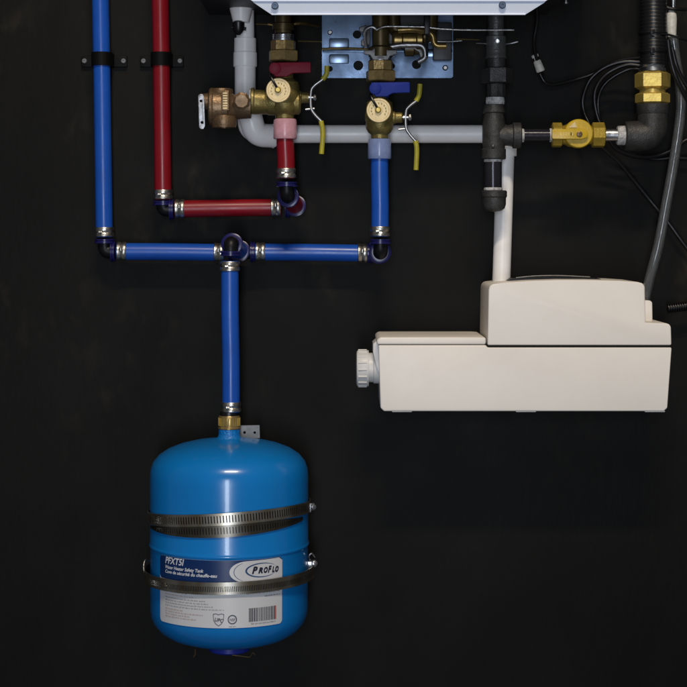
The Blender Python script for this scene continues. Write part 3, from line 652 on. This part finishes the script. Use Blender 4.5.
cable('black cable crossing in front of the clear tube at the right edge', [P(668, 40, .115), P(670, 56, .115), P(674, 72, .115), P(681, 88, .11), P(692, 108, .10)], .0024)
cable('second black cable beside the clear tube running off the right edge', [P(672, 47, .11), P(676, 64, .11), P(683, 80, .105), P(694, 96, .10)], .0022)
cable('short black cable dropping from the heater to the wire connector', [P(536, -8, .09), P(537, 20, .07), P(534, 40, .06), P(535, 52, .05), P(537, 60, .045)], .0018)
t = thing('wire_connector', 'small white sleeve connector on the thin black wire under the heater', 'connector', P(540, 74, .04))
b = NB(); d = P(541.5, 73, .04)-P(535.5, 57, .042); lathe(b, P(536.8, 60.5, .042), d, [(0, 3.3*s), (1*s, 4*s), (11*s, 4.6*s), (12*s, 4*s)], 24); obj('sleeve', b, 'wire_white', t)
b = NB(); lathe(b, P(534.3, 54.2, .042), d, [(0, 2*s), (.8*s, 3.8*s), (3.4*s, 3.6*s), (4*s, 2*s), (7*s, 2*s)], 20); obj('tip', b, 'wire_white', t)
b = NB(); prof = []
for k in range(9): prof += [(k*.0030, .0032), (k*.0030+.0003, .0062), (k*.0030+.0018, .0062), (k*.0030+.0021, .0032)]
t = thing('power_cord', 'black power cord with a ribbed strain relief at the right edge by the pump', 'cord', P(668, 308, .03))
lathe(b, P(667.5, 308.5, .03), Vector((1, 0, .12)), prof, 24); obj('strain_relief', b, 'black_rubber', t, angle=50)
b = NB(); tube(b, spline([P(684, 306, .03), P(700, 303, .03), P(730, 302, .03), P(780, 320, .02), P(800, 400, .01), P(802, 700, .01)], 6), .0032, 12); obj('cord', b, 'black_rubber', t)

# ------------------------------------------------------------------ condensate pump
oF, oB = 0.14, 0.012
t = thing('condensate_pump', 'cream plastic condensate pump box mounted on the wall', 'pump', P(524, 412, 0.0))
b = NB(); prism(b, [(378.5, 345.2), (486, 345.2), (487.5, 347.6), (671.8, 347.6), (667.5, 408), (664, 411.3), (384, 411.3), (380.5, 408)], oF, oB, .0022); obj('reservoir', b, 'pump_plastic', t)
b = NB(); prism(b, [(376.8, 344.6), (376.8, 340), (380, 337.2), (478, 337.2), (486.0, 337.6), (486.0, 344.6)], oF+.0006, oB, .0026); obj('tank_lid', b, 'pump_plastic', t)
b = NB(); prism(b, [(380, 346.5), (380, 344), (488, 344), (488, 344.2), (669.5, 344.2), (669.5, 349), (380, 349)], oF-.0035, oB+.002); obj('gasket', b, 'dark_hole', t)
b = NB(); prism(b, [(487.6, 345.2), (488.6, 290), (489.4, 286.5), (492, 284.2), (503, 282.6), (530, 280.8), (560, 279.9), (590, 280), (620, 280.8), (638, 282), (643, 283.4), (645, 286.5), (645.6, 322.8), (666, 323.2), (669.5, 324.2), (671.2, 327), (671.6, 345.2)], oF+.0004, oB+.004, .0028); obj('motor_housing', b, 'pump_plastic', t)
b = NB(); prism(b, [(640, 330), (640, 300.5), (650.4, 300.5), (652.4, 302.5), (652.8, 330)], .085, .020, .0015); obj('rear_housing', b, 'pump_plastic', t)
b = NB(); prism(b, [(506, 281.8), (512, 278.2), (530, 276.4), (555, 275.6), (580, 276.2), (600, 278.6), (606, 281.8)], .092, .045, .0010); obj('top_plate', b, 'black_plastic', t)
b = NB(); tube(b, spline([P(516, 277.8, .0925), P(535, 276.0, .0925), P(560, 275.6, .0925), P(590, 277.0, .0925)], 6), .0008, 8); obj('plate_edge_glint', b, 'tab_steel', t)  # thin grey line added as the glint along the plate's edge
sp_ = S(.095); b = NB()
prof = [(0, 15*sp_), (.8*sp_, 17.4*sp_), (2*sp_, 18*sp_), (10.5*sp_, 18.4*sp_), (12.4*sp_, 18*sp_), (12.4*sp_, 12*sp_)]
lathe(b, P(356.2, 368.3, .095), XR, prof, 44); cp = obj('inlet_cap', b, 'pump_grey', t)
b = NB()
for k in range(16):
    a = 2*math.pi*k/16; c = P(356.2, 368.3, .095); q0 = c+Vector((2*sp_, -18*sp_*math.cos(a), 18*sp_*math.sin(a))); q1 = q0+XR*8.5*sp_
    tube(b, [q0, q1], 1.1*sp_, 8)
obj('grip_rib', b, 'pump_grey', cp)
b = NB(); lathe(b, P(368, 367.5, .095), XR, [(0, 14.6*sp_), (5*sp_, 14.8*sp_), (6*sp_, 16*sp_), (12*sp_, 16*sp_)], 40); obj('inlet_port', b, 'pump_grey', t)
b = NB(); prism(b, [(373, 352), (373, 344), (376.5, 341), (381, 341), (381, 378), (376, 366)], .120, .060, .001); obj('inlet_bracket', b, 'pump_grey', t)
for x in (392, 516, 645):
    b = NB(); pbox(b, x, 410.8, x+20, 412.1, oF-.004, oF-.02, .0006); obj('foot', b, 'pump_plastic', t)

# ------------------------------------------------------------------ expansion tank
oX = 0.11; TX = P(229.3, 0, oX).x; s = S(oX); RT = 79*s
ax = lambda y: Vector((TX, -oX, P(0, y, oX).z))
t = thing('expansion_tank', 'glossy bright blue expansion tank with a white and navy label', 'tank', ax(654))
b = NB()
Zs = [(437.2, 9), (438.5, 16), (439.3, 22), (441.2, 36), (444.5, 50), (449, 61.5), (454.5, 70), (461, 75.6), (468, 78.2), (476, 79), (500, 79), (540.3, 79), (541.3, 79.3), (542.3, 79.8), (543.6, 79.8), (544.8, 78.9), (546.0, 78.6), (580, 78.6), (606, 78.6), (614, 77.8), (621, 75), (628, 69), (634, 60), (638.5, 47), (641, 30), (642, 12), (642, 0)]
lathe(b, ax(437.2), DN, [((y-437.2)*s, r*s) for y, r in Zs], 128); shell = obj('shell', b, 'tank_blue', t, angle=60)
b = NB(); lathe(b, ax(440), UP, [(0, 17*s), (1.2*s, 13.5*s), (3.5*s, 11.4*s), (6*s, 10.6*s), (11*s, 10.8*s), (11.6*s, 9*s)], 48); obj('neck', b, 'tank_cast', t)
b = NB(); lathe(b, ax(641), DN, [(0, 21*s), (8*s, 21*s), (9.5*s, 19*s), (9.5*s, 0)], 40); obj('valve_cap', b, 'cap_blue', t)
b = NB(); q = lambda x, y: P(x, y, .16); tube(b, fillet([q(232, 655), q(250, 657.5), q(253, 652), q(255, 655)], .003), .0008, 8); obj('wire_clip', b, 'old_brass', t)
b = NB(); tube(b, fillet([q(195, 649), q(195.5, 654), q(193.5, 657)], .003), .0010, 8); obj('wire_clip', b, 'old_brass', t)

# label, wrapped round the shell
RL0 = 78.6*s
def cyl_inv(px, py, R=RL0):
    th = 0.0
    for _ in range(12):
        o_ = oX+R*math.cos(th); X = (px-CX)*S(o_)-TX; th = math.asin(max(-.999, min(.999, X/R)))
    return th, Z0+(HY-py)*S(oX+R*math.cos(th))
def cyl_pt(th, z, R): return Vector((TX+R*math.sin(th), -oX-R*math.cos(th), z))
thL = cyl_inv(160.5, 600)[0]; thR = cyl_inv(281.8, 600)[0]
zT = cyl_inv(229.3, 560.6)[1]; zB = cyl_inv(229.3, 628.2)[1]
def patch(bm, outline_uv, R, n=0):
    """outline in (theta, z) wrapped on the cylinder as thin strips"""
    vs = [bm.verts.new((u, v, 0)) for u, v in outline_uv]; return vs
def wrap_poly(pts, R, step=0.05):
    """fill a (theta,z) outline, cut it into narrow strips and wrap it"""
    b2 = bmesh.new(); vs = [b2.verts.new((u, v, 0)) for u, v in pts]; b2.faces.new(vs)
    bmesh.ops.triangulate(b2, faces=b2.faces[:])
    u0 = min(p[0] for p in pts); u1 = max(p[0] for p in pts); k = u0+step
    while k < u1:
        bmesh.ops.bisect_plane(b2, geom=b2.verts[:]+b2.edges[:]+b2.faces[:], plane_co=(k, 0, 0), plane_no=(1, 0, 0)); k += step
    for v in b2.verts: v.co = cyl_pt(v.co.x, v.co.y, R)
    return b2
def rrect(u0, v0, u1, v1, ru, rv, n=6):
    out = []
    for cx, cy, a0 in ((u1-ru, v1-rv, 0), (u0+ru, v1-rv, 90), (u0+ru, v0+rv, 180), (u1-ru, v0+rv, 270)):
        for k in range(n+1):
            a = math.radians(a0+90*k/n); out.append((cx+ru*math.cos(a), cy+rv*math.sin(a)))
    return out
rz = .005; ru = rz/RL0
lb = obj('label', wrap_poly(rrect(thL, zB, thR, zT, ru, rz), RL0+.0004), 'label_white', t, recalc=False)
zN = cyl_inv(229.3, 583.5)[1]
nv = obj('navy_panel', wrap_poly([p for p in rrect(thL+.001, zN, thR-.001, zT-.0001, ru, rz) if 1], RL0+.0006), 'label_navy', lb, recalc=False)
# white logo field: right end straight, left end swooping
uA = cyl_inv(231, 570)[0]; uE = thR; zM = (zN+zT)/2
swoop = []
for k in range(15):
    a = math.radians(90+180*k/14); swoop.append((uA+.20+.22*math.cos(a), zM-.0005+(zT-zN)*.47*math.sin(a)))
swoop += [(uE-.0005, zM-.0005-(zT-zN)*.47), (uE-.0005, zT-.004), (uE-ru, zT-.0006)]
obj('logo_field', wrap_poly(list(reversed(swoop)), RL0+.0008), 'label_white', lb, recalc=False)

def text_mesh(txt, size, shear=0.0, off=0.0, align='LEFT', sx=1.0, space=1.0):
    cu = bpy.data.curves.new('txt', 'FONT'); cu.body = txt; cu.size = size; cu.shear = shear; cu.offset = off; cu.align_x = align
    cu.space_character = space; cu.resolution_u = 4
    o_ = bpy.data.objects.new('txt', cu); C.objects.link(o_)
    dg = bpy.context.evaluated_depsgraph_get(); dg.update(); me = bpy.data.meshes.new_from_object(o_.evaluated_get(dg))
    b2 = bmesh.new(); b2.from_mesh(me); bpy.data.objects.remove(o_); bpy.data.curves.remove(cu); bpy.data.meshes.remove(me)
    for v in b2.verts: v.co.x *= sx
    return b2
def label_text(txt, px, py, size, m, shear=0.0, off=0.0, align='LEFT', width=None, lift=.0011, name='lettering', rot=0.0):
    """px,py: photo pixel of the baseline start. width: target extent in radians"""
    th, z = cyl_inv(px, py); b2 = text_mesh(txt, size, shear, off, align)
    xs = [v.co.x for v in b2.verts]; w_ = max(xs)-min(xs)
    k = (width*RL0/w_) if width else 1
    bmesh.ops.subdivide_edges(b2, edges=[e for e in b2.edges if e.calc_length() > .002], cuts=1)
    for v in b2.verts:
        x, y = v.co.x*k, v.co.y; v.co = cyl_pt(th+x/RL0, z+y+rot*x, RL0+lift)
    return obj(name, b2, m, lb, recalc=False)
du = lambda x0, x1, y=570: cyl_inv(x1, y)[0]-cyl_inv(x0, y)[0]
label_text('PFXT5I', 165.8, 562.6, .0112, 'print_white', .25, .00022, width=du(165.6, 184))
label_text('Water Heater Safety Tank', 165.8, 567.8, .0056, 'print_white', .2, .00012, width=du(165.6, 203))
label_text('Cuve de sécurité du chauffe-eau', 165.8, 572.2, .0056, 'print_white', .2, .00012, width=du(165.6, 216.5))
for ch, xa, xb, sz in (('P', 251.6, 257.4, .0112), ('R', 257.9, 262.6, .0088), ('O', 262.9, 267.0, .0088), ('F', 267.3, 271.2, .0104), ('L', 271.5, 274.1, .0088), ('O', 274.2, 277.8, .0088)):
    label_text(ch, xa, 573.4-(xa-251.6)*.085, sz, 'print_black', .30, .00058, width=du(xa, xb), lift=.0013)
# logo rings: a crescent-shaped ellipse and the outer swoop line
def arc_band(uc, vc, ru_, rv_, a0, a1, w0, w1, m, name, n=40, lift=.0012):
    b2 = NB(); I = []; O = []
    for k in range(n+1):
        f = k/n; a = math.radians(a0+(a1-a0)*f); w_ = w0+(w1-w0)*math.sin(math.pi*f)
        for L_, s_ in ((I, -.5), (O, .5)):
            ru2 = ru_*RL0+w_*s_; rv2 = rv_+w_*s_*.7
            L_.append(b2.verts.new(cyl_pt(uc+ru2*math.cos(a)/RL0, vc+rv2*math.sin(a), RL0+lift)))
    for k in range(n): b2.faces.new((I[k], O[k], O[k+1], I[k+1]))
    obj(name, b2, m, lb, recalc=False)
uc, vc = cyl_inv(263.5, 570.2); vc += .0008
ur = du(248.5, 278.5)/2
arc_band(uc-.02, vc, ur, .0082, 35, 325, .0002, .0022, 'print_blue', 'logo_ring')
arc_band(uc-.02, vc, ur*1.0, .0082, -32, 32, .0002, .0003, 'print_grey', 'logo_ring')
arc_band(uA+.235, zM-.0003, .20, (zT-zN)*.43, 118, 242, .0003, .0008, 'print_blue', 'logo_swoop')
# small print as word-sized marks, too small to read
def print_lines(rows, m, name, h=.0012, lift=.0009):
    b2 = NB(); rr = random.Random(5)
    for px0, px1, py, right in rows:
        u0, z = cyl_inv(px0, py); u1 = cyl_inv(px1, py)[0]
        th = u0; zc = z
        while th < u1:
            w_ = rr.uniform(.010, .034); w_ = min(w_, u1-th)
            # a word: several tiny letters
            x = th
            while x < th+w_:
                lw = rr.uniform(.0045, .0085); hh = h*rr.choice((.62, .62, .7, 1.0))
                vs_ = [b2.verts.new(cyl_pt(a, c, RL0+lift)) for a, c in ((x, zc), (x+lw*.62, zc), (x+lw*.62, zc+hh), (x, zc+hh))]; b2.faces.new(vs_); x += lw
            th += w_+.010
    obj(name, b2, m, lb, recalc=False)
# baselines follow the label, so compute them at fixed heights on the cylinder
def rows_at(x0, ends, ytop, dy):
    out = []
    for k, e in enumerate(ends):
        zz = cyl_inv(229.3, ytop+k*dy)[1]; u0 = cyl_inv(x0, ytop)[0]
        out.append((x0, e, zz))
    return out
def print_rows(rows, m, name, h=.0012, lift=.0009):
    b2 = NB(); rr = random.Random(len(rows)*7+int(h*1e5))
    for px0, px1, z in rows:
        th = cyl_inv(px0, 600)[0]; u1 = cyl_inv(px1, 600)[0]
        while th < u1-.006:
            w_ = min(rr.uniform(.016, .050), u1-th); x = th
            while x < th+w_:
                lw = rr.uniform(.0060, .0105); hh = h*rr.choice((.62, .62, .72, 1.0)); ww = lw*.60
                q_ = [b2.verts.new(cyl_pt(a, c, RL0+lift)) for a, c in ((x, z), (x+ww, z), (x+ww, z+hh), (x, z+hh))]; b2.faces.new(q_); x += lw
            th += w_+.012
    obj(name, b2, m, lb, recalc=False)
print_rows(rows_at(166, [187, 193], 596.2, 2.9), 'print_brown', 'fine_print')
print_rows(rows_at(166, [205, 208, 213, 224], 602.2, 2.7), 'print_grey', 'fine_print')
print_rows(rows_at(166, [183, 203, 190, 197], 613.6, 2.6), 'print_brown', 'fine_print')
for x0, ytop, mm in ((271, 586.2, 'print_grey'), (268, 589.0, 'print_grey'), (257, 592.0, 'print_black'), (246, 594.9, 'print_grey'), (264.5, 598.4, 'print_black')):
    print_rows(rows_at(x0, [279.5], ytop, 1), mm, 'fine_print')
# barcode
b2 = NB(); b3 = NB(); u = cyl_inv(248.8, 612)[0]; u1 = cyl_inv(276.5, 612)[0]; zt_ = cyl_inv(229.3, 609.0)[1]; zb_ = cyl_inv(229.3, 622.6)[1]; rr = random.Random(11)
while u < u1-.004:
    w_ = rr.choice((.0035, .0035, .007, .0105)); tgt = b3 if u > u1-.035 else b2
    tgt.faces.new([tgt.verts.new(cyl_pt(a, c, RL0+.0009)) for a, c in ((u, zb_), (u+w_, zb_), (u+w_, zt_), (u, zt_))]); u += w_+rr.choice((.0035, .0035, .007))
obj('barcode', b2, 'print_black', lb, recalc=False); obj('barcode', b3, 'print_red', lb, recalc=False)
print_rows([(251, 275, cyl_inv(229.3, 625.2)[1])], 'print_grey', 'fine_print', .0014)
# shield mark and round mark
def outline(pts, w_, m, name, closed=True, lift=.0010):
    b_ = NB(); n_ = len(pts)
    for k in range(n_ if closed else n_-1):
        a = Vector((pts[k][0]*RL0, pts[k][1])); c = Vector((pts[(k+1) % n_][0]*RL0, pts[(k+1) % n_][1])); d_ = (c-a)
        if d_.length < 1e-7: continue
        d_.normalize(); nn = Vector((-d_.y, d_.x))*w_/2; a2 = a-d_*w_/2; c2 = c+d_*w_/2
        b_.faces.new([b_.verts.new(cyl_pt(v.x/RL0, v.y, RL0+lift+k*1e-6)) for v in (a2-nn, c2-nn, c2+nn, a2+nn)])
    obj(name, b_, m, lb, recalc=False)
us, zs = cyl_inv(218.6, 619.6)
W = .0064; sh = [(-1, 1.0), (-.55, 1.12), (0, .95), (.55, 1.12), (1, 1.0), (.92, -.1), (.55, -.75), (0, -1.15), (-.55, -.75), (-.92, -.1)]
outline([(us+a*W/RL0, zs+c*W) for a, c in sh], .0006, 'print_black', 'shield_mark')
label_text('UPC', 214.4, 620.8, .0062, 'print_black', .3, .00010, width=du(214.4, 223), rot=-.18)
ur_, zr_ = cyl_inv(232.3, 619.4)
outline([(ur_+math.cos(2*math.pi*k/24)*.0050/RL0, zr_+math.sin(2*math.pi*k/24)*.0050) for k in range(24)], .0010, 'print_black', 'round_mark')
label_text('NSF', 229.4, 620.8, .0044, 'print_grey', 0, .00008, width=du(229.4, 235.2))
print_rows([(229, 236, cyl_inv(229.3, 627.0)[1])], 'print_grey', 'fine_print')

# ------------------------------------------------------------------ steel straps round the tank
def band(parent, name, zc, tilt_x, tilt_y, rx, ry, h, m, a0=0, a1=360, taper=None, th=.0011, zoff=0):
    """strap ring: zc centre height at the axis, tilt in metres of z per metre of x / y"""
    b_ = NB(); uv = b_.loops.layers.uv.new('UVMap'); n_ = 120; R4 = []
    full = (a1-a0 >= 360)
    for k in range(n_ if full else n_+1):
        a = math.radians(a0+(a1-a0)*k/n_); x = math.sin(a); y = -math.cos(a)
        hh = h if taper is None else h*taper(a)
        q_ = []
        for rr_, zz in ((0, -.5), (th, -.5), (th, .5), (0, .5)):
            q_.append(b_.verts.new((TX+(rx+rr_)*x, -oX+(ry+rr_)*y, zc+zoff+tilt_x*rx*x+tilt_y*ry*y+hh*zz)))
        R4.append(q_)
    cnt = len(R4)
    for k in range(cnt if full else cnt-1):
        A = R4[k]; B = R4[(k+1) % cnt]; ua = (k/n_)*math.radians(a1-a0)*rx; ub = ((k+1)/n_)*math.radians(a1-a0)*rx
        for j in range(4):
            f_ = b_.faces.new((A[j], B[j], B[(j+1) % 4], A[(j+1) % 4]))
            vv = (0, 0, 1, 1)
            for lp_, (uu, v_) in zip(f_.loops, ((ua, vv[j]), (ub, vv[j]), (ub, vv[(j+1) % 4]), (ua, vv[(j+1) % 4]))): lp_[uv].uv = (uu, v_)
    return obj(name, b_, m, parent, angle=50)
def worm(parent, px, py, oo, d):
    b_ = NB(); c = P(px, py, oo); hexnut(b_, c-Vector(d)*.002, c+Vector(d)*.003, .0050); lathe(b_, c+Vector(d)*.003, d, [(0, .0035), (.003, .0032), (.0035, .002)], 16)
    obj('screw', b_, 'steel', parent)
    b_ = NB(); q_ = P(px-3, py+1, oo); box(b_, q_-Vector((.004, .007, .005)), q_+Vector((.003, .006, .005)), .0012); obj('screw_housing', b_, 'steel', parent)
GS = 'steel straps round the blue tank'
ctr = ax(515)
st = thing('steel_strap', 'upper slotted steel strap round the blue tank, above the label', 'strap', ctr, GS)
zc1 = ax(510.6).z
band(st, 'band', zc1, .066, -.060, RT+.0020, RT+.0020, .0145, 'band_slotted')
band(st, 'band_reflection', zc1, .058, -.022, RT+.0004, RT+.0008, .0160, 'band_mirrored', -72, 68, taper=lambda a: max(.10, math.cos(a*1.1)), zoff=-.0100)  # crescent added as the strap's mirror image in the tank paint
worm(st, 312.0, 506.6, .115, Vector((.5, -1, .1)).normalized())
st = thing('steel_strap', 'lower perforated steel strap crossing the tank label', 'strap', ax(572), GS)
zc2 = ax(571.4).z
band(st, 'band', zc2, .018, .004, RT+.0062, RT+.0022, .0148, 'band_fine')
worm(st, 313.5, 563.5, .115, Vector((.4, -1, .25)).normalized())
b = NB(); tube(b, spline([P(310, 560, .12), P(309, 556, .125), P(312, 553.5, .125), P(315, 557, .12)], 5), .0011, 8); obj('strap_end', b, 'steel', st)
b = NB(); tube(b, spline([P(150, 561, .10), P(145.5, 560, .105), P(143.8, 566, .11), P(144.5, 573, .115)], 5), .0011, 8); obj('strap_end', b, 'steel', st)

# ------------------------------------------------------------------ brass adapter and tab above the tank
t = thing('brass_adapter', 'ribbed brass adapter between the blue pipe and the tank neck', 'pipe fitting', ax(428.5))
b = NB(); prof = [(0, 9.4*s), (0, 11.2*s), (1.2*s, 11.4*s), (2.2*s, 10.4*s)]
lathe(b, ax(428.6), UP, prof+[(2.8*s, 10.6*s), (12*s, 10.6*s), (13.2*s, 10.0*s), (13.2*s, 8*s)], 40); obj('body', b, 'brass', t)
b = NB()
for k in range(26):
    a = 2*math.pi*k/26; q0 = ax(425.4)+Vector((10.6*s*math.sin(a), -10.6*s*math.cos(a), 0)); tube(b, [q0, q0+UP*8.0*s], .0007, 6)
obj('ribs', b, 'bright_brass', t)
b = NB(); lathe(b, ax(415.6), UP, [(0, 9.5*s), (1.4*s, 9.5*s), (3.8*s, 9.2*s)], 36); obj('seal_ring', b, 'black_rubber', t)
b = NB(); prism(b, [(238, 425.6), (259.5, 425.2), (259.8, 438.2), (238, 438.8)], .088, .0862, 0, holes=[(244.5, 432.5, 1.4), (254.7, 432.6, 1.3)])
tag(obj('fixing_tab', b, 'tab_steel'), 'small grey metal tab with two holes beside the tank neck', 'bracket')
